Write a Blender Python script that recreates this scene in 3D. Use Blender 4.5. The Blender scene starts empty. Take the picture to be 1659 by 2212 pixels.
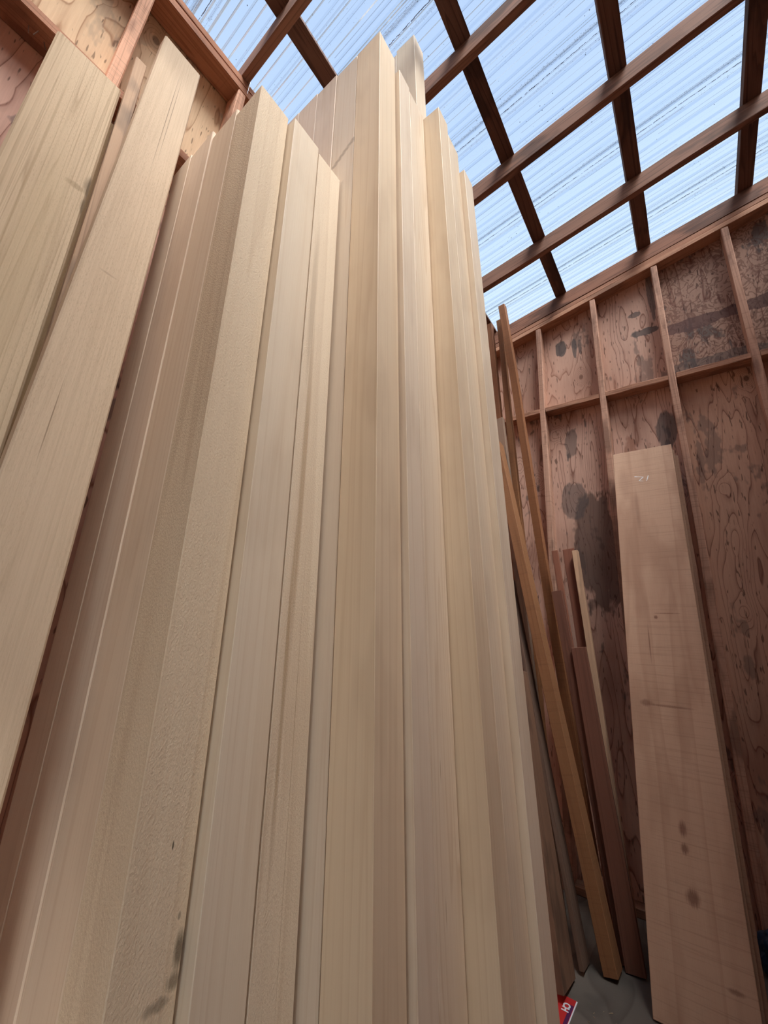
import bpy, bmesh, math, random
from mathutils import Vector, Matrix
random.seed(7)
sc = bpy.context.scene
COL = sc.collection
CH = 1.19                      # camera height above the floor (m)

# ------------------------------------------------------------------ camera
cam_d = bpy.data.cameras.new('camera')
cam = bpy.data.objects.new('camera', cam_d); COL.objects.link(cam)
right = Vector((0.8046, 0.5900, 0.0669)); down = Vector((-0.1308, 0.2860, -0.9493))
fwd = right.cross(down).normalized(); right.normalize()
up = -(fwd.cross(right)).normalized()
M3 = Matrix((right, up, -fwd)).transposed()
cam.matrix_world = Matrix.Translation((1.1691, -2.9443, CH)) @ M3.to_4x4()
cam_d.sensor_fit = 'VERTICAL'; cam_d.sensor_height = 36.0
cam_d.lens = 894.76 / 2212 * 36.0
cam_d.clip_start = 0.02; cam_d.clip_end = 200
sc.camera = cam

# ------------------------------------------------------------------ sky, sun, exposure
W = bpy.data.worlds.new('sky'); sc.world = W; W.use_nodes = True
wn = W.node_tree; wn.nodes.clear()
wo = wn.nodes.new('ShaderNodeOutputWorld'); bg = wn.nodes.new('ShaderNodeBackground')
wtc = wn.nodes.new('ShaderNodeTexCoord'); wsx = wn.nodes.new('ShaderNodeSeparateXYZ'); wr = wn.nodes.new('ShaderNodeValToRGB')
wn.links.new(wtc.outputs['Generated'], wsx.inputs[0]); wn.links.new(wsx.outputs['Z'], wr.inputs[0])
wn.links.new(wr.outputs[0], bg.inputs[0]); wn.links.new(bg.outputs[0], wo.inputs[0])
cr = wr.color_ramp
cr.elements[0].position = 0.0; cr.elements[0].color = (0.55, 0.56, 0.55, 1)
cr.elements[1].position = 1.0; cr.elements[1].color = (0.50, 0.67, 1.0, 1)
for p, c in ((0.35, (1.05, 1.15, 1.15, 1)), (0.55, (0.90, 1.04, 1.13, 1)), (0.72, (0.66, 0.86, 1.12, 1)), (0.85, (0.55, 0.74, 1.06, 1))):
    e = cr.elements.new(p); e.color = c
bg.inputs[1].default_value = 1.0
sun_d = bpy.data.lights.new('sun', 'SUN'); sun = bpy.data.objects.new('sun', sun_d); COL.objects.link(sun)
sun_d.energy = 16.5; sun_d.angle = math.radians(40); sun_d.color = (1.0, 0.965, 0.91)
sun.rotation_euler = Vector((0.50, -0.24, 0.83)).to_track_quat('Z', 'Y').to_euler()
sun.location = (3, -4, 8)
sc.view_settings.view_transform = 'Standard'; sc.view_settings.look = 'None'
sc.view_settings.exposure = 0.0; sc.view_settings.gamma = 1.0; sc.view_settings.use_curve_mapping = False
sc.cycles.use_denoising = True
sc.cycles.max_bounces = 10; sc.cycles.diffuse_bounces = 4; sc.cycles.transparent_max_bounces = 24
sc.cycles.sample_clamp_indirect = 8.0
sc.cycles.use_adaptive_sampling = True; sc.cycles.adaptive_threshold = 0.1; sc.cycles.adaptive_min_samples = 16

# ------------------------------------------------------------------ node helpers
class N:
    def __init__(self, name):
        self.m = bpy.data.materials.new(name); self.m.use_nodes = True
        self.t = self.m.node_tree; self.t.nodes.clear()
        self.out = self.t.nodes.new('ShaderNodeOutputMaterial')
    def n(self, ty, **kw):
        x = self.t.nodes.new(ty)
        for k, v in kw.items(): setattr(x, k, v)
        return x
    def l(self, a, b): self.t.links.new(a, b)
    def setin(self, sock, v):
        if hasattr(v, 'is_linked') or isinstance(v, bpy.types.NodeSocket): self.l(v, sock)
        else: sock.default_value = v
    def math(self, op, a, b=0.0, c=0.0, clamp=False):
        x = self.n('ShaderNodeMath', operation=op, use_clamp=clamp)
        for i, v in enumerate((a, b, c)): self.setin(x.inputs[i], v)
        return x.outputs[0]
    def vmath(self, op, a, b):
        x = self.n('ShaderNodeVectorMath', operation=op)
        self.setin(x.inputs[0], a); self.setin(x.inputs[1], b); return x.outputs[0]
    def scale(self, v, s):
        x = self.n('ShaderNodeMapping'); self.l(v, x.inputs[0]); x.inputs['Scale'].default_value = s; return x.outputs[0]
    def noise(self, v, s=1.0, d=3.0, r=0.55, dist=0.0):
        x = self.n('ShaderNodeTexNoise'); self.l(v, x.inputs['Vector'])
        x.inputs['Scale'].default_value = s; x.inputs['Detail'].default_value = d
        x.inputs['Roughness'].default_value = r; x.inputs['Distortion'].default_value = dist
        return x.outputs[0]
    def voro(self, v, s=1.0):
        x = self.n('ShaderNodeTexVoronoi'); self.l(v, x.inputs['Vector']); x.inputs['Scale'].default_value = s
        return x.outputs['Distance']
    def ramp(self, f, stops):
        x = self.n('ShaderNodeValToRGB'); self.l(f, x.inputs[0]); e = x.color_ramp.elements
        while len(e) < len(stops): e.new(0.5)
        for k, (p, c) in enumerate(stops):
            e[k].position = p
            e[k].color = (c, c, c, 1) if not isinstance(c, (tuple, list)) else (*c[:3], 1)
        return x.outputs[0]
    def mix(self, f, a, b, mode='MIX'):
        x = self.n('ShaderNodeMix', data_type='RGBA', blend_type=mode)
        self.setin(x.inputs[0], f)
        for i, v in ((6, a), (7, b)):
            if isinstance(v, (tuple, list)): v = (*v[:3], 1)
            self.setin(x.inputs[i], v)
        return x.outputs[2]
    def coords(self):
        tc = self.n('ShaderNodeTexCoord'); oi = self.n('ShaderNodeObjectInfo')
        r = self.math('MULTIPLY', oi.outputs['Random'], 57.0)
        cb = self.n('ShaderNodeCombineXYZ'); self.l(r, cb.inputs[0]); self.l(r, cb.inputs[1]); self.l(r, cb.inputs[2])
        return self.vmath('ADD', tc.outputs['Object'], cb.outputs[0]), tc.outputs['Object'], oi
    def bsdf(self, col, rough=0.7, spec=0.3, height=None, bump=0.3, dist=0.002, **kw):
        b = self.n('ShaderNodeBsdfPrincipled')
        self.setin(b.inputs['Base Color'], col); self.setin(b.inputs['Roughness'], rough)
        b.inputs['Specular IOR Level'].default_value = spec
        for k, v in kw.items(): b.inputs[k].default_value = v
        if height is not None:
            bp = self.n('ShaderNodeBump'); bp.inputs['Strength'].default_value = bump; bp.inputs['Distance'].default_value = dist
            self.l(height, bp.inputs['Height']); self.l(bp.outputs[0], b.inputs['Normal'])
        self.l(b.outputs[0], self.out.inputs[0]); return b

def wood(name, light, dark, rings=6.0, ring_amt=0.5, stretch=(7, 7, 0.35), fuzz=0.0, saw=0.0, mottle=0.35,
         rough=0.7, bump=0.3, stain=None, stain_amt=0.0, stain_scale=2.0, fibre=0.25, axis=2, marks=(), fuzz_scale=(420, 420, 90)):
    """solid timber: growth rings drawn out along the local Z axis, fibres, mottling, optional saw marks, fuzz and stains"""
    m = N(name); P, raw, oi = m.coords()
    def ax(s):                      # put the long axis where it belongs
        s = list(s); z = s.pop(2); s.insert(axis, z); return tuple(s)
    g = m.noise(m.scale(P, ax(stretch)), 1.0, 1.5, 0.5)
    rr = m.math('FRACT', m.math('MULTIPLY', g, rings))
    ring = m.ramp(rr, ((0.0, 0.0), (0.62, 0.22), (0.90, 1.0), (1.0, 0.0)))
    fib = m.noise(m.scale(P, ax((260, 260, 5))), 1.0, 1.0)
    mot = m.noise(m.scale(P, ax((5, 5, 1.1))), 1.0, 2.0, 0.6)
    f = m.math('MULTIPLY', ring, ring_amt)
    f = m.math('ADD', f, m.math('MULTIPLY', m.math('SUBTRACT', fib, 0.5), fibre))
    f = m.math('ADD', f, m.math('MULTIPLY', m.math('SUBTRACT', mot, 0.45), mottle), clamp=True)
    col = m.mix(f, light, dark)
    h = fib
    if fuzz:
        area = m.ramp(m.noise(m.scale(P, ax((9, 9, 0.9))), 1.0, 2.0), ((0.42, 0.0), (0.6, 1.0)))
        fz = m.noise(m.scale(P, ax(fuzz_scale)), 1.0, 2.0, 0.65)
        h = fz
        col = m.mix(m.math('MULTIPLY', m.math('MULTIPLY', m.ramp(fz, ((0.52, 0.0), (0.70, 1.0))), area), 0.24 * fuzz), col, dark)
    if saw:
        sw = m.noise(m.scale(P, ax((2.5, 2.5, 120))), 1.0, 3.0, 0.7)
        sm = m.ramp(sw, ((0.53, 0.0), (0.66, 1.0)))
        col = m.mix(m.math('MULTIPLY', sm, 0.45 * saw), col, tuple(c * 0.5 for c in dark))
        pass
    if stain:
        st = m.noise(m.scale(P, ax((stain_scale * 2, stain_scale * 2, stain_scale * 0.7))), 1.0, 3.0, 0.62)
        col = m.mix(m.math('MULTIPLY', m.ramp(st, ((0.52, 0.0), (0.62, 1.0))), stain_amt), col, stain)
    for (c, r, mc, amt) in marks:             # single stains at their own place on the board: centre, radii (local metres), colour, strength
        mp = m.n('ShaderNodeMapping'); mp.vector_type = 'POINT'; m.l(raw, mp.inputs[0])
        mp.inputs['Scale'].default_value = tuple(1 / q for q in r); mp.inputs['Location'].default_value = tuple(-a / q for a, q in zip(c, r))
        ln = m.n('ShaderNodeVectorMath', operation='LENGTH'); m.l(mp.outputs[0], ln.inputs[0])
        dd = m.math('ADD', ln.outputs['Value'], m.math('MULTIPLY', m.math('SUBTRACT', mot, 0.5), 0.9))
        dd = m.math('ADD', dd, m.math('MULTIPLY', m.math('SUBTRACT', fib, 0.5), 0.8))
        col = m.mix(m.math('MULTIPLY', m.ramp(dd, ((0.45, 1.0), (1.0, 0.0))), amt), col, mc)
    col = m.mix(1.0, col, oi.outputs['Color'], 'MULTIPLY')
    m.bsdf(col, rough, 0.25, h, bump, 0.0015)
    return m.m

def plywood(name, light, dark, stain, stain_amt, wash, wash_amt, horiz='x', rings=11.0, blister=False, marks=()):
    """rotary-cut plywood: wandering growth lines that close round knots, grey weather stains, reddish wash"""
    m = N(name); P, raw, oi = m.coords()
    s = (5.0, 5.0, 0.55)
    g = m.noise(m.scale(P, s), 1.0, 2.0, 0.45, 0.35)
    fine = m.noise(m.scale(P, (7, 7, 2.4)), 1.0, 2.0, 0.5)
    d = m.voro(m.scale(P, (4.3, 4.3, 2.9)), 1.0)
    kn = m.ramp(d, ((0.0, 1.0), (0.10, 0.62), (0.24, 0.12), (0.40, 0.0)))
    v = m.math('ADD', g, m.math('MULTIPLY', kn, 0.42))
    v = m.math('ADD', v, m.math('MULTIPLY', fine, 0.10))
    rr = m.math('FRACT', m.math('MULTIPLY', v, rings))
    line = m.ramp(rr, ((0.0, 0.0), (0.66, 0.04), (0.86, 0.35), (0.93, 1.0), (0.98, 0.05), (1.0, 0.0)))
    fib = m.noise(m.scale(P, (150, 150, 6)), 1.0, 3.0)
    mot = m.noise(m.scale(P, (2.2, 2.2, 1.3)), 1.0, 4.0, 0.6)
    f = m.math('ADD', m.math('MULTIPLY', line, 0.80), m.math('MULTIPLY', m.math('SUBTRACT', fib, 0.5), 0.45))
    f = m.math('ADD', f, m.math('MULTIPLY', m.math('SUBTRACT', mot, 0.42), 0.7), clamp=True)
    col = m.mix(f, light, dark)
    core = m.ramp(d, ((0.0, 1.0), (0.045, 1.0), (0.075, 0.0)))
    col = m.mix(m.math('MULTIPLY', core, 0.75), col, tuple(c * 0.35 for c in dark))
    ws = m.noise(m.scale(P, (1.4, 1.4, 0.8)), 1.0, 3.0, 0.55, 0.5)
    col = m.mix(m.math('MULTIPLY', m.ramp(ws, ((0.48, 0.0), (0.64, 1.0))), wash_amt), col, wash)
    s1 = m.noise(m.scale(P, (4.2, 4.2, 2.6)), 1.0, 4.0, 0.68)
    s2 = m.noise(m.scale(P, (22, 22, 3.0)), 1.0, 3.0, 0.6)
    sm = m.math('ADD', s1, m.math('MULTIPLY', m.math('SUBTRACT', s2, 0.5), 0.35))
    col = m.mix(m.math('MULTIPLY', m.ramp(sm, ((0.585, 0.0), (0.625, 1.0))), stain_amt), col, stain)
    if blister:                               # face veneer lifted in squiggles
        bq = m.math('FRACT', m.math('MULTIPLY', m.noise(m.scale(P, (16, 16, 13)), 1.0, 2.0, 0.6, 0.6), 5.0))
        col = m.mix(m.math('MULTIPLY', m.ramp(bq, ((0.25, 0.0), (0.45, 1.0), (0.6, 1.0), (0.8, 0.0))), 0.6), col, tuple(c * 0.8 for c in dark))
    for (c, r, mc, amt) in marks:
        mp = m.n('ShaderNodeMapping'); m.l(raw, mp.inputs[0])
        mp.inputs['Scale'].default_value = tuple(1 / q for q in r); mp.inputs['Location'].default_value = tuple(-a / q for a, q in zip(c, r))
        ln = m.n('ShaderNodeVectorMath', operation='LENGTH'); m.l(mp.outputs[0], ln.inputs[0])
        dd = m.math('ADD', ln.outputs['Value'], m.math('MULTIPLY', m.math('SUBTRACT', sm, 0.5), -1.8))
        col = m.mix(m.math('MULTIPLY', m.ramp(dd, ((0.80, 1.0), (0.93, 0.0))), amt), col, mc)
    ck = m.noise(m.scale(P, (85, 85, 16)), 1.0, 1.0)
    col = m.mix(m.math('MULTIPLY', m.ramp(ck, ((0.66, 0.0), (0.72, 1.0))), 0.65), col, tuple(c * 0.3 for c in dark))
    col = m.mix(1.0, col, oi.outputs['Color'], 'MULTIPLY')
    m.bsdf(col, 0.75, 0.2, fib, 0.3, 0.002)
    return m.m

def plain(name, col, rough=0.6, spec=0.3, metallic=0.0):
    m = N(name); P, raw, oi = m.coords()
    n = m.noise(m.scale(P, (14, 14, 14)), 1.0, 3.0)
    c = m.mix(m.math('MULTIPLY', n, 0.25), col, tuple(x * 0.6 for x in col))
    b = m.bsdf(c, rough, spec, n, 0.1, 0.001); b.inputs['Metallic'].default_value = metallic
    return m.m

MAT = {}
MAT['cedar'] = wood('pale_cedar', (0.85, 0.72, 0.565), (0.67, 0.50, 0.335), rings=9, ring_amt=0.30, stretch=(16, 16, 0.30),
                    fibre=0.36, mottle=0.5, rough=0.55, bump=0.15, stain=(0.46, 0.33, 0.22), stain_amt=0.16, stain_scale=3)
MAT['cedar_rough'] = wood('pale_cedar_rough', (0.80, 0.69, 0.55), (0.58, 0.42, 0.27), rings=6, ring_amt=0.28, stretch=(11, 11, 0.35),
                    fuzz=0.9, fibre=0.25, mottle=0.5, rough=0.7, bump=0.55, stain=(0.42, 0.28, 0.17), stain_amt=0.22, stain_scale=3)
MAT['plank_rough'] = wood('rough_sawn_plank', (0.76, 0.64, 0.47), (0.50, 0.37, 0.23), rings=10, ring_amt=0.30, stretch=(20, 20, 0.45),
                    fuzz=1.4, fibre=0.55, mottle=0.35, rough=0.85, bump=0.5, stain=(0.36, 0.28, 0.20), stain_amt=0.15, stain_scale=4)
CED = dict(light=(0.85, 0.72, 0.565), dark=(0.67, 0.50, 0.335), rings=9, ring_amt=0.30, stretch=(16, 16, 0.30), fibre=0.36, mottle=0.5, rough=0.55, bump=0.15)
CDR = dict(light=(0.84, 0.71, 0.55), dark=(0.58, 0.42, 0.275), rings=6, ring_amt=0.28, stretch=(11, 11, 0.35), fuzz=0.9, fuzz_scale=(300, 300, 190), fibre=0.3, mottle=0.5, rough=0.7, bump=0.8)
SMEAR, BROWN = (0.10, 0.075, 0.05), (0.42, 0.27, 0.14)
MAT['cedar_smear'] = wood('rough_cedar_with_smear', **CDR, marks=(((.12, .092, 0.755), (.05, .010, .030), SMEAR, .75), ((.12, .090, 0.722), (.05, .014, .014), SMEAR, .6), ((.12, .070, 0.705), (.05, .022, .009), SMEAR, .5),
      ((.12, .060, 0.885), (.02, .0016, .007), SMEAR, .9), ((.12, .085, 0.795), (.02, .003, .006), SMEAR, .5)))
MAT['cedar_streak'] = wood('rough_cedar_with_streak', **CDR, marks=(((.121, .030, 1.530), (.05, .010, .45), BROWN, .55), ((.121, .022, 1.060), (.05, .007, .40), BROWN, .6), ((.121, .020, 2.060), (.05, .012, .30), (.5, .38, .26), .5),
      ((.121, .055, 0.960), (.05, .0012, .5), BROWN, .6)))
MAT['cedar_diag'] = wood('cedar_with_diagonal_smear', **CED, marks=tuple(((.012 + .018 * k, 0, 2.755 + .012 * k), (.022, .05, .012), (.40, .30, .21), .65) for k in range(6)))
MAT['cedar_oval'] = wood('cedar_with_oval_grain', **{**CED, 'stretch': (20, 20, 0.9), 'rings': 8, 'ring_amt': .5}, marks=(((.109, .036, 0.950), (.05, .007, .05), (.86, .75, .60), .6), ((.109, .036, 0.950), (.05, .0025, .03), (.60, .44, .29), .8),
      ((.109, .037, 0.720), (.05, .008, .055), (.86, .75, .60), .6), ((.109, .037, 0.720), (.05, .003, .035), (.60, .44, .29), .8)))
PRG = dict(light=(0.66, 0.52, 0.375), dark=(0.36, 0.255, 0.16), rings=10, ring_amt=0.30, stretch=(20, 20, 0.45), fuzz=1.4, fibre=0.55, mottle=0.35, rough=0.85, bump=0.5)
MAT['plank_rough_a'] = wood('dirty_rough_plank', **{**PRG, 'rings': 9, 'ring_amt': .5, 'stretch': (34, 34, .35)}, marks=(((0, .182, 2.390), (.05, .020, .05), (.16, .12, .08), .7), ((0, .180, 2.310), (.05, .014, .04), (.16, .12, .08), .6), ((0, .150, 2.360), (.05, .025, .012), (.30, .22, .13), .5),
      ((0, .06, 2.210), (.05, .004, .6), (.40, .29, .18), .5), ((0, .10, 2.010), (.05, .05, .5), (.55, .43, .28), .35)))
MAT['plank_rough_b'] = wood('cracked_clean_plank', **{**PRG, 'ring_amt': .15, 'mottle': .5}, marks=(((0, .078, 2.910), (.05, .0011, .36), (.20, .15, .11), .8), ((0, .088, 2.960), (.05, .0011, .32), (.20, .15, .11), .8),
      ((0, .045, 1.610), (.05, .0014, .12), (.25, .17, .11), .7), ((0, .06, 2.070), (.05, .03, .006), (.35, .26, .18), .5)))
PLY = ((0.70, 0.455, 0.35), (0.22, 0.09, 0.06), (0.10, 0.085, 0.08))
GREY = (0.10, 0.09, 0.088)
MAT['ply'] = plywood('weathered_plywood', *PLY, 0.6, (0.26, 0.11, 0.07), 0.5, rings=15.0)
MAT['ply_a'] = plywood('knotty_plywood', *PLY, 0.5, (0.44, 0.22, 0.14), 0.3, rings=16.0,
     marks=(((.564, 0, CH + 2.33), (.045, .1, .085), GREY, .85), ((.66, 0, CH + 2.29), (.016, .1, .09), GREY, .75), ((.70, 0, CH + 2.29), (.012, .1, .07), GREY, .7),
            ((1.075, 0, CH + 2.41), (.06, .1, .03), GREY, .75), ((1.13, 0, CH + 2.24), (.09, .1, .03), GREY, .8), ((1.19, 0, CH + 2.52), (.03, .1, .22), GREY, .7)))
MAT['ply_b'] = plywood('stained_plywood', *PLY, 0.7, (0.20, 0.085, 0.055), 0.6, rings=15.0,
     marks=(((.70, 0, CH + .70), (.17, .1, .45), (.13, .085, .07), .8), ((.57, 0, CH + 1.06), (.10, .1, .16), GREY, .6), ((1.16, 0, CH + 1.45), (.07, .1, .14), GREY, .75), ((.58, 0, CH + 1.5), (.05, .1, .12), GREY, .6),
            ((.95, 0, CH + 1.2), (.05, .1, .3), (.30, .12, .07), .6)))
MAT['ply_c'] = plywood('blistered_plywood', (0.56, 0.37, 0.28), (0.17, 0.075, 0.055), GREY, 0.8, (0.22, 0.11, 0.08), 0.6, rings=10.0, blister=True,
     marks=(((1.6, 0, CH + 2.185), (.9, .1, .05), (.12, .065, .06), .8), ((1.5, 0, CH + 1.86), (.5, .1, .05), GREY, .6)))
MAT['ply_d'] = plywood('red_streaked_plywood', (0.60, 0.36, 0.25), (0.19, 0.075, 0.05), (0.10, 0.085, 0.08), 0.45, (0.26, 0.085, 0.05), 0.7, rings=20.0)
MAT['ply_sunlit'] = plywood('sunlit_plywood', (0.78, 0.57, 0.37), (0.36, 0.18, 0.09), (0.30, 0.24, 0.19), 0.35, (0.66, 0.44, 0.25), 0.4, rings=12)  # sun on the left wall put into this lighter, warmer colour
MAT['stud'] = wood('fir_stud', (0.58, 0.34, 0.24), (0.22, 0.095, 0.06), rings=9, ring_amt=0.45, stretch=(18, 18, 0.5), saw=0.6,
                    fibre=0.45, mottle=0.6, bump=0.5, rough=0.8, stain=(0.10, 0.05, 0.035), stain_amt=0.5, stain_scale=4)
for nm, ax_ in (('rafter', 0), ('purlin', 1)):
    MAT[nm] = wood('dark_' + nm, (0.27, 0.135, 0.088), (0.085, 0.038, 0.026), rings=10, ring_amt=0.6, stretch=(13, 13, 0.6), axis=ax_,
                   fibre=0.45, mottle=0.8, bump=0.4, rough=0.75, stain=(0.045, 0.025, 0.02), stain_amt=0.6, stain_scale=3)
for nm, ax_ in (('plate_x', 0), ('plate_y', 1)):
    MAT[nm] = wood('fir_' + nm, (0.52, 0.29, 0.19), (0.20, 0.085, 0.055), rings=10, ring_amt=0.5, stretch=(18, 18, 0.5), axis=ax_, saw=0.25,
                   fibre=0.5, mottle=0.7, bump=0.5, rough=0.8, stain=(0.10, 0.05, 0.035), stain_amt=0.5, stain_scale=4)
MAT['fir'] = wood('orange_fir', (0.29, 0.135, 0.06), (0.15, 0.06, 0.028), rings=8, ring_amt=0.35, stretch=(14, 14, 0.4), saw=0.35,
                    fibre=0.3, mottle=0.5, bump=0.35, rough=0.7)
MAT['grey_board'] = wood('weathered_board', (0.30, 0.20, 0.14), (0.12, 0.07, 0.05), rings=9, ring_amt=0.4, stretch=(14, 14, 0.4),
                    fibre=0.4, mottle=0.6, bump=0.4, rough=0.8, stain=(0.06, 0.05, 0.045), stain_amt=0.5, stain_scale=3)
MAT['dark_board'] = wood('dark_red_board', (0.13, 0.055, 0.035), (0.05, 0.02, 0.014), rings=8, ring_amt=0.4, stretch=(14, 14, 0.4),
                    fibre=0.3, mottle=0.6, bump=0.3, rough=0.75)
MAT['plank_saw'] = wood('tan_sawn_plank', (0.60, 0.385, 0.26), (0.37, 0.20, 0.125), rings=6, ring_amt=0.28, stretch=(7, 7, 0.4), saw=0.45,
                    fibre=0.2, mottle=0.7, bump=0.3, rough=0.7, stain=(0.30, 0.15, 0.09), stain_amt=0.3, stain_scale=2.2,
                    marks=tuple((c, r, (0.17, 0.065, 0.04), a) for c, r, a in (((.151, 0, .589), (.018, .05, .035), .7), ((.151, 0, .525), (.016, .05, .024), .7), ((.158, 0, .379), (.026, .05, .032), .7),
                    ((.062, 0, 1.045), (.03, .05, .018), .55), ((.15, 0, 1.04), (.10, .05, .006), .5), ((.05, 0, 2.28), (.035, .05, .13), .2), ((.105, 0, 2.08), (.014, .05, .18), .3), ((.137, 0, 1.45), (.012, .05, .012), .7),
                    ((.10, 0, 1.32), (.004, .05, .10), .55), ((.18, 0, 1.47), (.07, .05, .004), .45), ((.252, 0, .163), (.03, .05, .010), .55))))
MAT['floor'] = wood('grey_floor_ply', (0.14, 0.118, 0.098), (0.06, 0.05, 0.042), rings=12, ring_amt=0.5, stretch=(4, 0.8, 4), axis=2,
                    fibre=0.2, mottle=0.6, bump=0.3, rough=0.85, stain=(0.05, 0.045, 0.04), stain_amt=0.4, stain_scale=1.5)
MAT['steel'] = plain('galvanised_steel', (0.62, 0.63, 0.63), 0.35, 0.5, 0.9)
MAT['chalk'] = plain('white_chalk', (0.86, 0.86, 0.84), 0.9, 0.1)
MAT['red'] = plain('red_carton', (0.55, 0.03, 0.03), 0.45, 0.4)
MAT['white'] = plain('white_print', (0.80, 0.80, 0.84), 0.5, 0.4)
MAT['purple'] = plain('purple_print', (0.10, 0.02, 0.09), 0.5, 0.4)
MAT['blue'] = plain('dark_blue_plastic', (0.012, 0.03, 0.07), 0.3, 0.5)
MAT['chip'] = plain('wood_chip', (0.36, 0.27, 0.18), 0.8, 0.2)

def roof_material(name='corrugated_translucent_sheet', k0=0.03, k1=0.10):
    """clear corrugated sheet gone slightly milky: mostly see-through, a little scattered, glossier at grazing angles"""
    m = N(name)
    tr = m.n('ShaderNodeBsdfTransparent'); tr.inputs[0].default_value = (0.80, 0.84, 0.88, 1)
    tl = m.n('ShaderNodeBsdfTranslucent'); tl.inputs[0].default_value = (0.80, 0.90, 1.0, 1)
    lw = m.n('ShaderNodeLayerWeight'); lw.inputs[0].default_value = 0.5
    f = m.math('ADD', m.math('MULTIPLY', lw.outputs['Facing'], k1), k0)
    mx = m.n('ShaderNodeMixShader'); m.l(f, mx.inputs[0]); m.l(tr.outputs[0], mx.inputs[1]); m.l(tl.outputs[0], mx.inputs[2])
    gl = m.n('ShaderNodeBsdfGlossy'); gl.inputs['Roughness'].default_value = 0.2
    fn = m.n('ShaderNodeFresnel'); fn.inputs[0].default_value = 1.3
    m3 = m.n('ShaderNodeMixShader'); m.l(m.math('MULTIPLY', fn.outputs[0], 0.7), m3.inputs[0]); m.l(mx.outputs[0], m3.inputs[1]); m.l(gl.outputs[0], m3.inputs[2])
    m.l(m3.outputs[0], m.out.inputs[0])
    return m.m
def film(name, col, op):
    m = N(name); tr = m.n('ShaderNodeBsdfTransparent'); df = m.n('ShaderNodeBsdfDiffuse'); df.inputs[0].default_value = (*col, 1)
    mx = m.n('ShaderNodeMixShader'); mx.inputs[0].default_value = op
    m.l(tr.outputs[0], mx.inputs[1]); m.l(df.outputs[0], mx.inputs[2]); m.l(mx.outputs[0], m.out.inputs[0]); return m.m
MAT['silt'] = film('grey_line_film', (0.24, 0.26, 0.28), 0.34)  # mostly drawn along the ribs in place of their shaded edges
MAT['haze'] = film('grey_dust_band', (0.24, 0.26, 0.27), 0.17)
MAT['speck'] = film('dirt_specks', (0.07, 0.065, 0.06), 0.80)
MAT['seam'] = film('brown_seam_dirt', (0.12, 0.075, 0.05), 0.85)
MAT['roof'] = roof_material(); MAT['rib'] = roof_material('bright_rib_flank', 0.16, 0.12)  # rib flanks scatter extra to imitate bright lines of caught light

# ------------------------------------------------------------------ object helpers
def link(o, parent=None):
    COL.objects.link(o)
    if parent is not None: o.parent = parent
    return o
def tag(o, label=None, cat=None, group=None, kind=None):
    if label: o['label'] = label
    if cat: o['category'] = cat
    if group: o['group'] = group
    if kind: o['kind'] = kind
    return o
def empty(name, loc=(0, 0, 0)):
    o = bpy.data.objects.new(name, None); COL.objects.link(o); o.location = loc; o.empty_display_size = 0.1
    return o
def box_mesh(name, x0, x1, y0, y1, z0, z1, bevel=0.002, segs=1, jitter=0.0, wane=None):
    """a bevelled timber; segs > 1 cuts it along its longest axis so that jitter can make the arrises wander"""
    bm = bmesh.new(); bmesh.ops.create_cube(bm, size=1.0)
    for v in bm.verts:
        v.co = Vector(((x0 + x1) / 2 + v.co.x * (x1 - x0), (y0 + y1) / 2 + v.co.y * (y1 - y0), (z0 + z1) / 2 + v.co.z * (z1 - z0)))
    dims = (x1 - x0, y1 - y0, z1 - z0); a = dims.index(max(dims))
    if bevel: bmesh.ops.bevel(bm, geom=list(bm.edges), offset=bevel, segments=1, affect='EDGES')
    if segs > 1:
        lo = (x0, y0, z0)[a]; L = dims[a]; n = Vector((0, 0, 0)); n[a] = 1
        for k in range(1, segs):
            co = Vector((0, 0, 0)); co[a] = lo + L * (k + random.uniform(-.25, .25)) / segs
            bmesh.ops.bisect_plane(bm, geom=bm.verts[:] + bm.edges[:] + bm.faces[:], plane_co=co, plane_no=n)
        if jitter:
            others = [i for i in range(3) if i != a]; ph = [random.uniform(0, 6.3) for _ in range(4)]
            for v in bm.verts:
                t = (v.co[a] - lo) / L
                if 0.005 < t < 0.995:
                    for q, i in enumerate(others):
                        v.co[i] += jitter * (0.8 * math.sin(t * 9 + ph[q]) + random.uniform(-.6, .6))
    me = bpy.data.meshes.new(name); bm.to_mesh(me); bm.free()
    return me
def part(name, mesh, mat, parent=None, color=(1, 1, 1)):
    o = bpy.data.objects.new(name, mesh); o.data.materials.clear(); o.data.materials.append(MAT[mat]); o.color = (*color, 1)
    return link(o, parent)
def lean_matrix(foot, top, xhint=(1, 0, 0)):
    z = (Vector(top) - Vector(foot)).normalized(); x = Vector(xhint); x = (x - x.dot(z) * z).normalized(); y = z.cross(x)
    m = Matrix((x, y, z)).transposed().to_4x4(); m.translation = Vector(foot); return m
def board(name, label, cat, foot, top, x0, x1, y0, y1, mat, color=(1, 1, 1), group=None, bevel=0.002, xhint=(1, 0, 0), segs=1, jitter=0.0, length=None):
    """one leaning board: local Z runs from the foot up to the top, the cross-section is x0..x1 by y0..y1 round that axis"""
    L = length or (Vector(top) - Vector(foot)).length
    m = lean_matrix(foot, top, xhint)
    corners = [m @ Vector((a, b, 0)) for a in (x0, x1) for b in (y0, y1)]
    m.translation.z -= min(c.z for c in corners) - 0.0005          # lowest corner of the square-cut foot rests on the floor
    o = part(name, box_mesh(name, x0, x1, y0, y1, 0, L, bevel, segs, jitter), mat, None, color)
    o.matrix_world = m
    return tag(o, label, cat, group)

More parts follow.
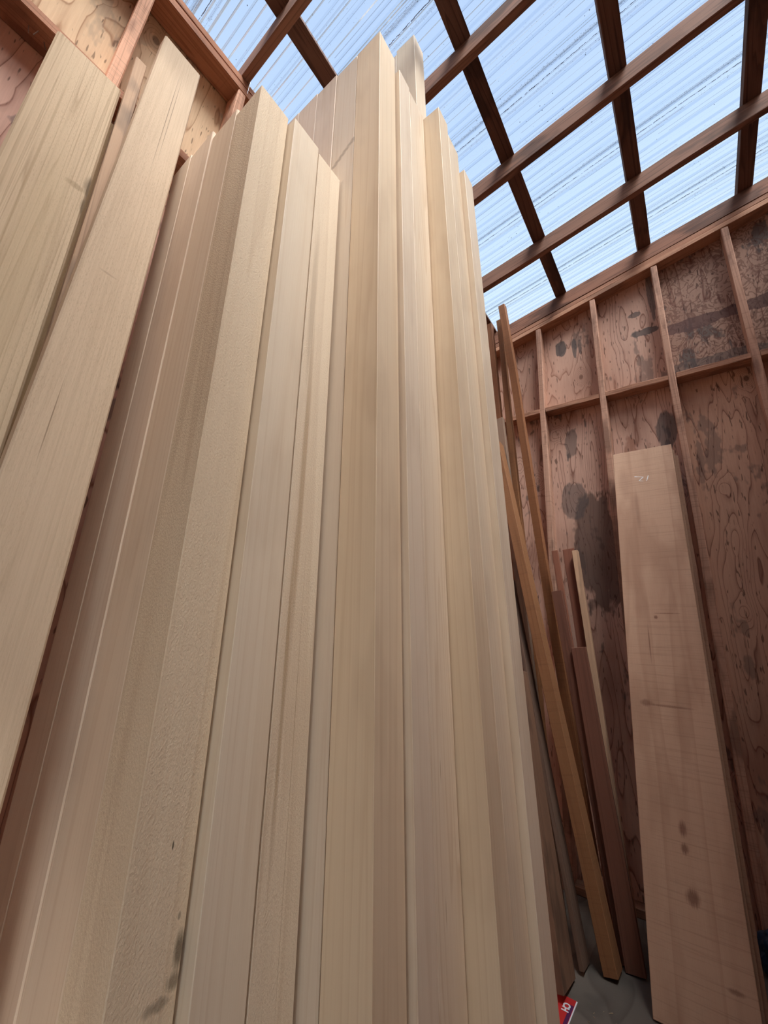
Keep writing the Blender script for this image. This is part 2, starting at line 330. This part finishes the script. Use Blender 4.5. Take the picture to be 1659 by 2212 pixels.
# ------------------------------------------------------------------ room shell
S = 0.2052                                    # roof pitch, rising towards +X
XL, XR, YB = -0.322, 2.06, -3.42              # left wall plywood, wall behind to the right, wall behind the camera
def roof_z(x): return CH + 2.652 + S * x      # underside of the purlins / top of the rafters
RH = 0.122                                    # rafter depth
ST, SDEP = 0.0385, 0.089

fl = part('floor', box_mesh('floor', XL - .15, XR + .15, YB - .1, .15, -0.02, 0.0, 0), 'floor'); tag(fl, kind='structure')

def sloped(name, x0, x1, y0, y1, zb, zt, mat, parent, color=(1, 1, 1), segs=1, jitter=0.0):
    """a member lying along the roof slope: bottom at zb + S*x, top at zt + S*x"""
    ang = math.atan(S); L = (x1 - x0) / math.cos(ang); h = (zt - zb) * math.cos(ang)
    o = part(name, box_mesh(name, 0, L, y0, y1, 0, h, 0.002, segs, jitter), mat, parent, color)
    o.matrix_world = Matrix.Translation((x0 + (zt - zb) * 0 , 0, zb + S * x0)) @ Matrix.Rotation(-ang, 4, 'Y')
    return o
# right wall (plane y = 0)
wr_ = empty('wall_right'); tag(wr_, kind='structure')
PLZ = CH + 2.449                              # underside of the sloping top plates at x = 0
NOG = CH + 1.774
for k, (xa, xb) in enumerate(((XL, 0.012), (0.014, 1.231), (1.233, XR))):
    part('plywood_panel', box_mesh('plywood_panel', xa, xb, 0.0, 0.012, 0.0, NOG - .004, 0), ('ply_b', 'ply_b', 'ply_d')[k], wr_)
    bm = bmesh.new()                          # upper sheet is cut to the slope
    v = [bm.verts.new(c) for c in ((xa, 0, NOG - .002), (xb, 0, NOG - .002), (xb, 0, PLZ + .08 + S * xb), (xa, 0, PLZ + .08 + S * xa))]
    w_ = [bm.verts.new((q.co.x, 0.012, q.co.z)) for q in v]
    bm.faces.new(v); bm.faces.new(list(reversed(w_)))
    for i in range(4): bm.faces.new((v[i], w_[i], w_[(i + 1) % 4], v[(i + 1) % 4]))
    bmesh.ops.recalc_face_normals(bm, faces=bm.faces[:])
    me = bpy.data.meshes.new('plywood_panel'); bm.to_mesh(me); bm.free()
    part('plywood_panel', me, ('ply_a', 'ply_a', 'ply_c')[k], wr_)
stud_x = [XL + .001] + [0.4 + 0.4064 * i for i in range(-1, 5)]
for i, x in enumerate(stud_x):
    part('stud', box_mesh('stud', x, x + ST, -SDEP, -0.001, 0.04, PLZ + S * x - 0.001, 0.004, 9, 0.003 if i else 0.0), 'stud', wr_)
for a, b in zip(stud_x[:-1], stud_x[1:]):
    if b - (a + ST) > .1:
        part('blocking', box_mesh('blocking', a + ST + .001, b - .001, -SDEP + .002, -0.001, NOG - .019, NOG + .019, 0.003, 4, .002), 'plate_x', wr_, (1, .95, .92))
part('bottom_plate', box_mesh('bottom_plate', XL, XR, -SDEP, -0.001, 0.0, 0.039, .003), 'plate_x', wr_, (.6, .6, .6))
sloped('top_plate', XL, XR, -SDEP, -0.001, PLZ, PLZ + .038, 'plate_x', wr_, (1.0, .95, .9), 10, .0015)
sloped('top_plate', XL, XR, -SDEP + .002, -0.001, PLZ + .039, PLZ + .077, 'plate_x', wr_, (.8, .7, .65), 10, .0015)
# left wall (plane x = XL)
wl_ = empty('wall_left'); tag(wl_, kind='structure')
LPZ = CH + 2.402; XF = -0.220
ys = [YB, -2.8405, -1.62, -0.4, 0.0]
for k, (ya, yb) in enumerate(zip(ys[:-1], ys[1:])):
    for (za, zb) in ((0.0, NOG - .004), (NOG - .002, LPZ + .08)):
        o = part('plywood_panel', box_mesh('plywood_panel', XL - .012, XL, ya + .001, yb - .001, za, zb, 0), 'ply_sunlit' if za else 'ply', wl_, (1, 1, 1))
        if not za: o.color = (1.25, 1.25, 1.3, 1)  # lower sheets tinted brighter for the sun on this wall
yst = [-2.861 + 0.4064 * i for i in range(-1, 7)]
for y in yst:
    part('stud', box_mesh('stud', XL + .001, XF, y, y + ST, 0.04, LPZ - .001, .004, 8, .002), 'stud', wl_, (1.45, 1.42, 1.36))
for a, b in zip(yst[:-1], yst[1:]):
    bl = part('blocking', box_mesh('blocking', XL + .001, XF, a + ST + .001, b - .001, NOG - .019, NOG + .019, .003), 'plate_y', wl_, (1.05, .95, .9))
    if abs(a - (-3.2674)) < .01:              # three nails stick out under the nearest block
        for (nx, ny, tx, ty) in ((-.27, -3.05, .3, .2), (-.262, -3.04, -.3, .4), (-.272, -3.005, .5, .1)):
            na = part('nail', box_mesh('nail', -.0012, .0012, -.0012, .0012, 0, .022, 0), 'steel', bl)
            na.matrix_world = Matrix.Translation((nx, ny, NOG - .040)) @ Matrix.Rotation(tx, 4, 'X') @ Matrix.Rotation(ty, 4, 'Y')
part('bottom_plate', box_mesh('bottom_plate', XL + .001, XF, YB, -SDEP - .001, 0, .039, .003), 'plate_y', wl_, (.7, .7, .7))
part('top_plate', box_mesh('top_plate', XL + .001, XF, YB, -SDEP - .001, LPZ, LPZ + .041, .003, 12, .0012), 'plate_y', wl_, (.85, .68, .58))
part('top_plate', box_mesh('top_plate', XL + .001, XF + .002, YB, -SDEP - .001, LPZ + .042, LPZ + .082, .003, 12, .0012), 'plate_y', wl_, (.8, .62, .5))
# the two unseen walls behind the camera, set close to shade the lower boards
wa_ = empty('wall_back'); tag(wa_, kind='structure')
wb_ = empty('wall_side'); tag(wb_, kind='structure')
def upright(name, xa, xb, za, parent, col=(1, 1, 1)):     # sheet on the wall behind the camera, cut to the roof
    bm = bmesh.new()
    v = [bm.verts.new(c) for c in ((xa, YB, za), (xb, YB, za), (xb, YB, roof_z(xb)), (xa, YB, roof_z(xa)))]
    w2 = [bm.verts.new((q.co.x, YB - .012, q.co.z)) for q in v]
    bm.faces.new(v); bm.faces.new(list(reversed(w2)))
    for i in range(4): bm.faces.new((v[i], w2[i], w2[(i + 1) % 4], v[(i + 1) % 4]))
    bmesh.ops.recalc_face_normals(bm, faces=bm.faces[:])
    me = bpy.data.meshes.new(name); bm.to_mesh(me); bm.free(); return part(name, me, 'ply', parent, col)
DX0, DX1, DZ = 0.58, 1.15, 2.0                            # unseen doorway, added to throw fill light on the stack
upright('plywood_panel', XL, DX0, 0, wa_); upright('plywood_panel', DX0, DX1, DZ, wa_); upright('plywood_panel', DX1, XR, 0, wa_)
for (ya, yb) in ((YB, -2.45), (-2.449, -1.23), (-1.229, 0)):
    part('plywood_panel', box_mesh('plywood_panel', XR, XR + .012, ya, yb, 0, roof_z(XR), 0), 'ply', wb_)

# ------------------------------------------------------------------ roof: rafters, purlins, corrugated translucent sheets
cl = empty('ceiling'); tag(cl, kind='structure')
raf_y = [-0.658, -1.2655, -1.8618, -2.4568, -3.058]
X0R = XL - .10
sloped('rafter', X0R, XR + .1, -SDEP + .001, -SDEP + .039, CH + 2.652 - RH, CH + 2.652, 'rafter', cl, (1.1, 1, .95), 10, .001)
raf = []
for i, y in enumerate(raf_y):
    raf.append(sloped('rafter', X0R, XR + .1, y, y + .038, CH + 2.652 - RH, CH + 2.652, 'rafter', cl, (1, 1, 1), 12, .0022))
pw = 0.082
for i, x in enumerate((-0.42, -0.010, 0.5716, 1.1587, 1.7391)):
    ang = math.atan(S)
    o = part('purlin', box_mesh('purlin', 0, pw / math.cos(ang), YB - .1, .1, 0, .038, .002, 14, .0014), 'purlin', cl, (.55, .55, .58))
    o.matrix_world = Matrix.Translation((x, 0, roof_z(x) + .0005)) @ Matrix.Rotation(-ang, 4, 'Y')
# metal tie on the rafter end that shows above the left plate
tie = part('metal_tie', box_mesh('metal_tie', 0, .03, 0, .0016, 0, .10, 0), 'steel', raf[3])
tie.matrix_world = Matrix.Translation((XF - .028, -2.4568 + .0405, LPZ + .02))
def sheet_mesh():
    pitch = 0.0733; hgt = 0.013; prof = []
    n = 9
    for k in range(n):
        y = k * pitch
        prof += [(y, 0), (y + .022, 0), (y + .031, hgt), (y + .060, hgt), (y + pitch - .0045, 0)] if k < n - 1 else [(y, 0), (y + .022, 0), (y + .031, hgt), (y + .060, hgt)]
    # drop doubled points
    L = (XR + .2 - (XL - .25)) / math.cos(math.atan(S)); nx = 8
    bm = bmesh.new(); rows = []
    for i in range(nx + 1):
        rows.append([bm.verts.new((L * i / nx, y, z)) for y, z in prof])
    for i in range(nx):
        for j in range(len(prof) - 1):
            bm.faces.new((rows[i][j], rows[i + 1][j], rows[i + 1][j + 1], rows[i][j + 1]))
    for f in bm.faces:
        if abs(f.normal.z) < .93: f.material_index = 1
    bmesh.ops.recalc_face_normals(bm, faces=bm.faces[:])
    me = bpy.data.meshes.new('roof_sheet'); bm.to_mesh(me); bm.free(); return me
shm = sheet_mesh(); sheets = []
for k in range(6):
    y0 = -0.36 - 0.5975 * k + 0.0
    o = part('roof_sheet', shm, 'roof', cl); o.data.materials.append(MAT['rib']); sheets.append(o)
    xs = XL - .25
    o.matrix_world = Matrix.Translation((xs, y0, roof_z(xs) + .041 + (0.0015 if k % 2 else 0))) @ Matrix.Rotation(-math.atan(S), 4, 'Y')

# dirt that lies on the sheets: ragged seam lines, grey lines drawn as shaded rib edges, stippled bands and stray specks
def lay_dirt(name, mat, quads, parent):
    bm = bmesh.new()
    for q in quads: bm.faces.new([bm.verts.new(c) for c in q])
    me = bpy.data.meshes.new(name); bm.to_mesh(me); bm.free()
    o = part(name, me, mat, parent); tag(o, kind='stuff'); return o
SL = (XR + .2 - (XL - .25)) / math.cos(math.atan(S)); PITCH = .0733
rnd = random.Random(3)
for k, sh in enumerate(sheets):
    seamq, lineq, speckq, hazeq = [], [], [], []
    yb = .0735 + .016                                        # where the next sheet laps over this one
    def strip(lst, x, l, y0, y1, z): lst.append([(x, y0, z), (min(x + l, SL), y0, z), (min(x + l, SL), y1, z), (x, y1, z)])
    x = .2
    while x < SL - .1:                                       # brown ragged line in the lap
        l = rnd.uniform(.005, .022); w = rnd.uniform(.0006, .0024); j = rnd.uniform(-.0012, .0012)
        if rnd.random() < .95: seamq.append([(x, yb + j - w, -.0025), (x + l, yb + j - w * .7, -.0025), (x + l, yb + j + w, -.0025), (x, yb + j + w * .8, -.0025)])
        x += l * rnd.uniform(.6, 1.0)
    strip(lineq, .1, SL - .2, yb + .0045, yb + .0058, -.0021)
    for r in range(9):                                       # thin grey lines paint the shaded edges of the ribs
        for off, pr in ((.0222, .8), (.0655, .85), (.044, .3)):
            y = r * PITCH + off; x = .15
            while x < SL - .15:
                l = rnd.uniform(.3, 1.2)
                if rnd.random() < pr:
                    w = rnd.uniform(.0004, .0016); strip(lineq, x, l, y - w, y + w, -.002)
                x += l
    for (ya, yc) in ((.044, .062), (.049, .058), (.110, .122), (.30, .309), (.447, .455)):   # soft dusty bands
        strip(hazeq, rnd.uniform(.1, .5), SL * rnd.uniform(.6, .9), ya, yc, -.0019 - .0001 * (ya * 10 % 1))
    for n in range(3600):                                    # stipple in the bands beside the lap
        t = rnd.random(); x = rnd.uniform(.15, SL - .1)
        y = rnd.uniform(.040, .064) if t < .6 else ((.115 + rnd.gauss(0, .007)) if t < .8 else rnd.choice((.30, .45, .50)) + rnd.gauss(0, .012))
        w = rnd.uniform(.0003, .0008); l = w * rnd.uniform(1, 2.2)
        speckq.append([(x - l, y - w, -.0022), (x + l, y - w, -.0022), (x + l, y + w, -.0022), (x - l, y + w, -.0022)])
    for c in range(22):                                      # stray specks, some in clusters
        cx, cy = rnd.uniform(.2, SL - .2), rnd.uniform(.02, .6)
        for n in range(rnd.choice((1, 1, 2, 8))):
            x = cx + rnd.gauss(0, .06); y = cy + rnd.gauss(0, .018); w = rnd.uniform(.0010, .0026)
            speckq.append([(x + w * math.cos(a_) * 1.2, y + w * math.sin(a_), -.0023) for a_ in [q * math.pi / 4 for q in range(8)]])
    lay_dirt('dust_bands', 'haze', hazeq, sh)
    lay_dirt('seam_dirt', 'seam', seamq, sh); lay_dirt('grey_lines', 'silt', lineq, sh); lay_dirt('dirt_specks', 'speck', speckq, sh)

# ------------------------------------------------------------------ the stack of pale timbers leaning on the left wall
WD = Vector((-0.072, -0.013, 1.0))
def stack(name, label, x0, x1, y0, y1, ztop, mat='cedar', color=(1, 1, 1), group='pale timbers stacked against the left wall', bevel=.0011):
    """x0..x1, y0..y1: cross-section in plan at camera height; ztop: height of the top above the camera"""
    foot = Vector((x0, y0, CH)) - WD * CH; top = Vector((x0, y0, CH)) + WD * ztop
    return board(name, label, 'timber', foot, top, 0, x1 - x0, 0, y1 - y0, mat, color, group, bevel)
g = .0038
yF, yF4, yF5, yG = -2.593, -2.492, -2.391, -2.290
stack('cedar_timber', 'pale smooth timber half hidden behind the clean plank that leans at the left wall', -.026 - .0, .094 - g, yF, yF + .099, 1.545, 'cedar', (.96, .91, .88), bevel=.0015)
stack('cedar_timber', 'pinkish smooth timber left of the tan one with pale rounded edges', .094, .227 - .0015, yF, yF + .099, 1.53, 'cedar', (.99, .93, .91), bevel=.0025)
stack('cedar_timber', 'smooth tan timber with pale rounded edges just left of the rough fuzzy timber', .227, .364 - .004, yF + .002, yF + .099, 1.50, 'cedar', (.99, .93, .88), bevel=.004)
stack('cedar_timber', 'nearest timber with fuzzy rough-sawn faces and a dark smear near the bottom', .364, .484, yF, yF4 - g, 1.462, 'cedar_smear', (.99, .94, .87), bevel=.0016)
stack('cedar_timber', 'smooth timber right of the fuzzy one, set forward of it with a narrow shaded side', .390, .511, yF4 + .001, yF5 - g, 1.446, 'cedar', (.99, .98, .96))
stack('cedar_timber', 'shortest timber of the stack, with a brown streak down its grainy face', .390, .511, yF5, yG - g - .002, 1.43, 'cedar_streak', (1, .98, .96))
gx = [.125, .241, .352, .457, .562, .670]
Gl = ['tall timber at the left end of the tallest joined row, only its tip showing', 'tall timber second from the left in the tallest joined row',
      'tall timber in the middle of the tallest joined row', 'tall timber with a diagonal brown smear near its top, beside the middle ridge',
      'tall timber whose two faces meet in the long ridge down the middle of the stack']
Gc = [(.96, .92, .94), (.94, .90, .92), (.96, .93, .95), (.98, .97, .98), (1.0, .93, .83)]
for k in range(5):
    stack('cedar_timber', Gl[k], gx[k], gx[k + 1] - (.0024 if k != 3 else .0048), yG + (.003 if k == 3 else 0), -2.197, 2.108 + (.003 * k if k < 2 else 0), 'cedar_diag' if k == 3 else 'cedar', Gc[k])
stack('cedar_timber', 'timber right of the middle ridge, behind a thin dark gap', .575, .684, -2.190, -2.1240, 2.035, 'cedar', (.99, .96, .94))
stack('cedar_timber', 'timber with oval grain loops low down, right half of the broad face beside the ridge', .575, .684, -2.1225, -2.020, 2.02, 'cedar_oval', (1, .97, .94))
stack('cedar_timber', 'tall narrow sliver of timber showing just left of the rearmost tall timber tip', .455, .558, -2.018, -1.937, 2.64, 'cedar', (.92, .9, .9))
stack('cedar_timber', 'rearmost and highest timber, its square tip standing up against the roof', .5595, .656, -2.018, -1.937, 2.675, 'cedar', (.97, .95, .92))
stack('cedar_timber', 'timber with one tan side and one bright grainy side, right of the broad face', .658, .752, -2.017, -1.9440, 2.022, 'cedar', (1, .94, .85))
stack('cedar_timber', 'timber right behind the bright grainy one, top stepped a little lower', .658, .752, -1.942, -1.859, 1.962, 'cedar', (1, .96, .90))
stack('cedar_timber', 'slim pale timber at the far right edge of the pale stack', .668, .773, -1.857, -1.781, 1.85, 'cedar', (1, .98, .96))

# ------------------------------------------------------------------ rough planks leaning on the left wall
def left_plank(label, topL, topR, foot, width, thick, mat, color, bevel=.003, segs=1, jit=0.0, L=None):
    f = Vector(foot); t = Vector(topL)
    return board('rough_plank', label, 'plank', f, t, -thick, 0, 0, width, mat, color, 'rough planks leaning on the left wall', bevel, segs=segs, jitter=jit, length=L)
left_plank('wide yellowish rough-sawn plank with worn corner at the upper left', (-.150, -2.997, CH + 1.690), None, (.312, -2.957, 0), .178, .048, 'plank_rough_a', (.98, .95, .90), .006, 14, .0008)
left_plank('clean pale plank with two pencil-thin cracks, leaning between the wide rough plank and the stack', (-.160, -2.765, CH + 2.121), None, (.427, -2.841, 0), .142, .045, 'plank_rough_b', (.96, .93, .92), .004)
left_plank('narrow weathered board behind the clean pale plank, against the studs', (-.205, -2.812, CH + 1.967), None, (.362, -2.774, 0), .036, .022, 'grey_board', (1.75, 1.75, 1.65), .002)
left_plank('thin tan board just showing at the right edge of the wide rough plank', (-.190, -2.882, CH + 1.590), None, (.258, -2.842, 0), .085, .018, 'plank_rough', (.95, .82, .66), .002)

# ------------------------------------------------------------------ boards leaning in the corner and along the right wall
def corner_board(label, top, foot, wx, wy, mat, color=(1, 1, 1), name='loose_board', bevel=.002, segs=8, jit=.001):
    return board(name, label, 'board', Vector((foot[0], foot[1], 0)), Vector(top), -wx, 0, 0, wy, mat, color, 'loose boards leaning in the corner', bevel, segs=segs, jitter=jit)
corner_board('orange fir post with its square foot standing clear on the floor', (.211, -.460, 2.582), (.733, -.675), .055, .10, 'fir', (1, 1, 1), 'fir_post')
corner_board('tallest loose board in the corner, saw-marked orange edge and grey side, tip against the roof', (.244, -.360, 3.846), (.610, -.220), .05, .05, 'fir', (.95, .85, .8), segs=12, jit=.003)
corner_board('thin brown board with pitted edge left of the tallest loose board', (.178, -.262, 3.805), (.449, -.360), .04, .045, 'fir', (.85, .8, .75), segs=12, jit=.003)
corner_board('reddish board half hidden by the right edge of the pale stack', (.098, -.272, 3.795), (.385, -.360), .06, .05, 'fir', (.72, .6, .55), segs=12, jit=.002)
corner_board('dark grey board with square top behind the top of the orange post', (.201, -.340, 2.835), (.491, -.480), .05, .04, 'grey_board')
corner_board('thin grey board between the pale stack and the orange post', (.286, -.520, 1.623), (.620, -.720), .02, .1, 'grey_board', (.55, .5, .5))
rg = corner_board('wide brown board at the foot of the pale stack, standing on the red wrapper', (.405, -.780, 1.10), (.598, -.930), .03, .166, 'grey_board', (.75, .62, .55))
rg.location.z += .0035
corner_board('dark red-brown short board with flat top right of the orange post', (.547, -.402, 1.557), (.774, -.538), .055, .02, 'dark_board', (1.3, 1.3, 1.3))
corner_board('narrow brown board topping out just above the dark red-brown one', (.527, -.350, 1.811), (.730, -.505), .035, .02, 'dark_board', (2.2, 2.1, 2.0))
corner_board('dull brown board flat on the studs behind the thin pale stick', (.574, -.130, 1.865), (.785, -.440), .07, .018, 'dark_board', (2.0, 1.8, 1.7))
corner_board('shortest dark board, top edge pale, right of the red-brown one', (.664, -.452, 1.246), (.816, -.575), .075, .02, 'dark_board', (1.4, 1.4, 1.4))
corner_board('thin pale stick with square top standing among the dark boards', (.607, -.185, 1.839), (.797, -.500), .035, .035, 'grey_board', (1.9, 1.8, 1.6), 'square_stick')

# big tan planks leaning on the right wall
PF, PT = Vector((.853, -.775, 0)), Vector((.861, -.196, CH + 1.249))
pl = board('sawn_plank', 'wide tan sawn plank with white chalk marks near its top', 'plank', PF, PT, 0, .308, 0, .022, 'plank_saw', (1, 1, 1), None, .002, xhint=(.308, 0, -.004))
mw = pl.matrix_world.copy(); Lp = (PT - PF).length
for n_, dx, dy, dz, wd, c in (('grey edged', .012, .0245, -.03, .305, (.62, .58, .55)), ('dark edged', .020, .0475, -.06, .312, (.5, .42, .38))):
    o = board('sawn_plank', ('grey edged plank directly behind the chalk-marked plank' if dx < .015 else 'hindmost dark edged plank, next to the wall behind the chalk-marked plank'),
              'plank', PF + Vector((dx, dy + .004, 0)), PT + Vector((dx, dy - .004, dz)), 0, wd, 0, .021, 'plank_saw', c, None, .002, xhint=(.308, 0, -.004), segs=10, jitter=.0012)
# chalk strokes on the face of the plank (a hand-written mark that stands upside down)
def stroke(a, b, w):
    a, b = Vector(a), Vector(b); d = (b - a).normalized(); n = Vector((-d.y, d.x)) * w / 2
    bm = bmesh.new(); seg = 5; ra = []
    for i in range(seg + 1):
        p = a.lerp(b, i / seg); q = n * random.uniform(.6, 1.15)
        ra.append((bm.verts.new((p.x - q.x, -.0008, p.y - q.y)), bm.verts.new((p.x + q.x, -.0008, p.y + q.y))))
    for i in range(seg): bm.faces.new((ra[i][0], ra[i + 1][0], ra[i + 1][1], ra[i][1]))
    me = bpy.data.meshes.new('chalk_mark'); bm.to_mesh(me); bm.free()
    o = part('chalk_mark', me, 'chalk', pl); o.matrix_world = mw; return o
for a, b, w in (((.106, 2.311), (.151, 2.300), .0055), ((.151, 2.300), (.127, 2.278), .0045), ((.127, 2.278), (.149, 2.270), .003), ((.176, 2.306), (.165, 2.268), .0052)):
    stroke(a, b, w)

# ------------------------------------------------------------------ small things on the floor
# flat red wrapper with white lettering, lying under the foot of the brown board
ct = empty('red_wrapper', (0.588, -.95, 0)); tag(ct, 'flat red printed wrapper with white letters on the floor beside the pale stack', 'wrapper')
def child_box(name, x0, x1, y0, y1, z0, z1, mat, parent, bevel=.0):
    o = part(name, box_mesh(name, x0, x1, y0, y1, z0, z1, bevel), mat, parent); return o
child_box('body', -.075, .036, -.25, .078, 0.0004, .0030, 'red', ct)
child_box('white_edge', .036, .040, -.25, .077, .0004, .0034, 'white', ct)
child_box('purple_band', .0225, .0345, -.25, .045, .0030, .0032, 'purple', ct)
fc = bpy.data.curves.new('lettering', 'FONT'); fc.body = 'CH'; fc.size = .032; fc.extrude = .0004; fc.offset = .0012; fc.space_character = .95
tmp = bpy.data.objects.new('lettering', fc); COL.objects.link(tmp)
dg = bpy.context.evaluated_depsgraph_get(); tm = bpy.data.meshes.new_from_object(tmp.evaluated_get(dg))
COL.objects.unlink(tmp); bpy.data.objects.remove(tmp)
lt = part('lettering', tm, 'white', ct); lt.location = (.003, .044, .0036); lt.rotation_euler = (0, 0, -math.pi / 2)

# dark blue plastic bag with pale scraps, behind the foot of the tan planks
bm = bmesh.new(); bmesh.ops.create_icosphere(bm, subdivisions=4, radius=1.0)
from mathutils import noise as mn
for v in bm.verts:
    p = v.co.copy(); r = 1 + .22 * mn.noise(p * 2.3) + .10 * mn.noise(p * 6)
    v.co = Vector((p.x * .10 * r, p.y * .045 * r, max(p.z, -.55) * .12 * r))
zmin = min(v.co.z for v in bm.verts)
for v in bm.verts: v.co.z -= zmin
me = bpy.data.meshes.new('plastic_bag'); bm.to_mesh(me); bm.free()
bag = part('plastic_bag', me, 'blue'); bag.location = (1.285, -.175, .001); tag(bag, 'crumpled dark blue plastic bag behind the foot of the tan planks', 'bag')

# chips and splinters scattered on the floor
bm = bmesh.new()
for k in range(110):
    x = random.uniform(.66, .98); y = random.uniform(-1.15, -.83)
    a = random.uniform(0, 6.3); l = random.choice((.002, .003, .004, .008)); w = random.uniform(.0006, .0018)
    m = Matrix.Translation((x, y, .0015)) @ Matrix.Rotation(a, 4, 'Z')
    vs = [bm.verts.new(m @ Vector(c)) for c in ((-l, -w, 0), (l, -w * .6, 0.0006), (l * .8, w, .0012), (-l * .9, w * .7, 0.0004), (-l, -w, -.001), (l, -w * .6, -.001), (l * .8, w, -.001), (-l * .9, w * .7, -.001))]
    for q in ((0, 1, 2, 3), (0, 4, 5, 1), (1, 5, 6, 2), (2, 6, 7, 3), (3, 7, 4, 0)): bm.faces.new([vs[i] for i in q])
me = bpy.data.meshes.new('wood_chips'); bm.to_mesh(me); bm.free()
tag(part('wood_chips', me, 'chip'), 'loose wood chips and splinters scattered on the floor', 'wood chips', kind='stuff')
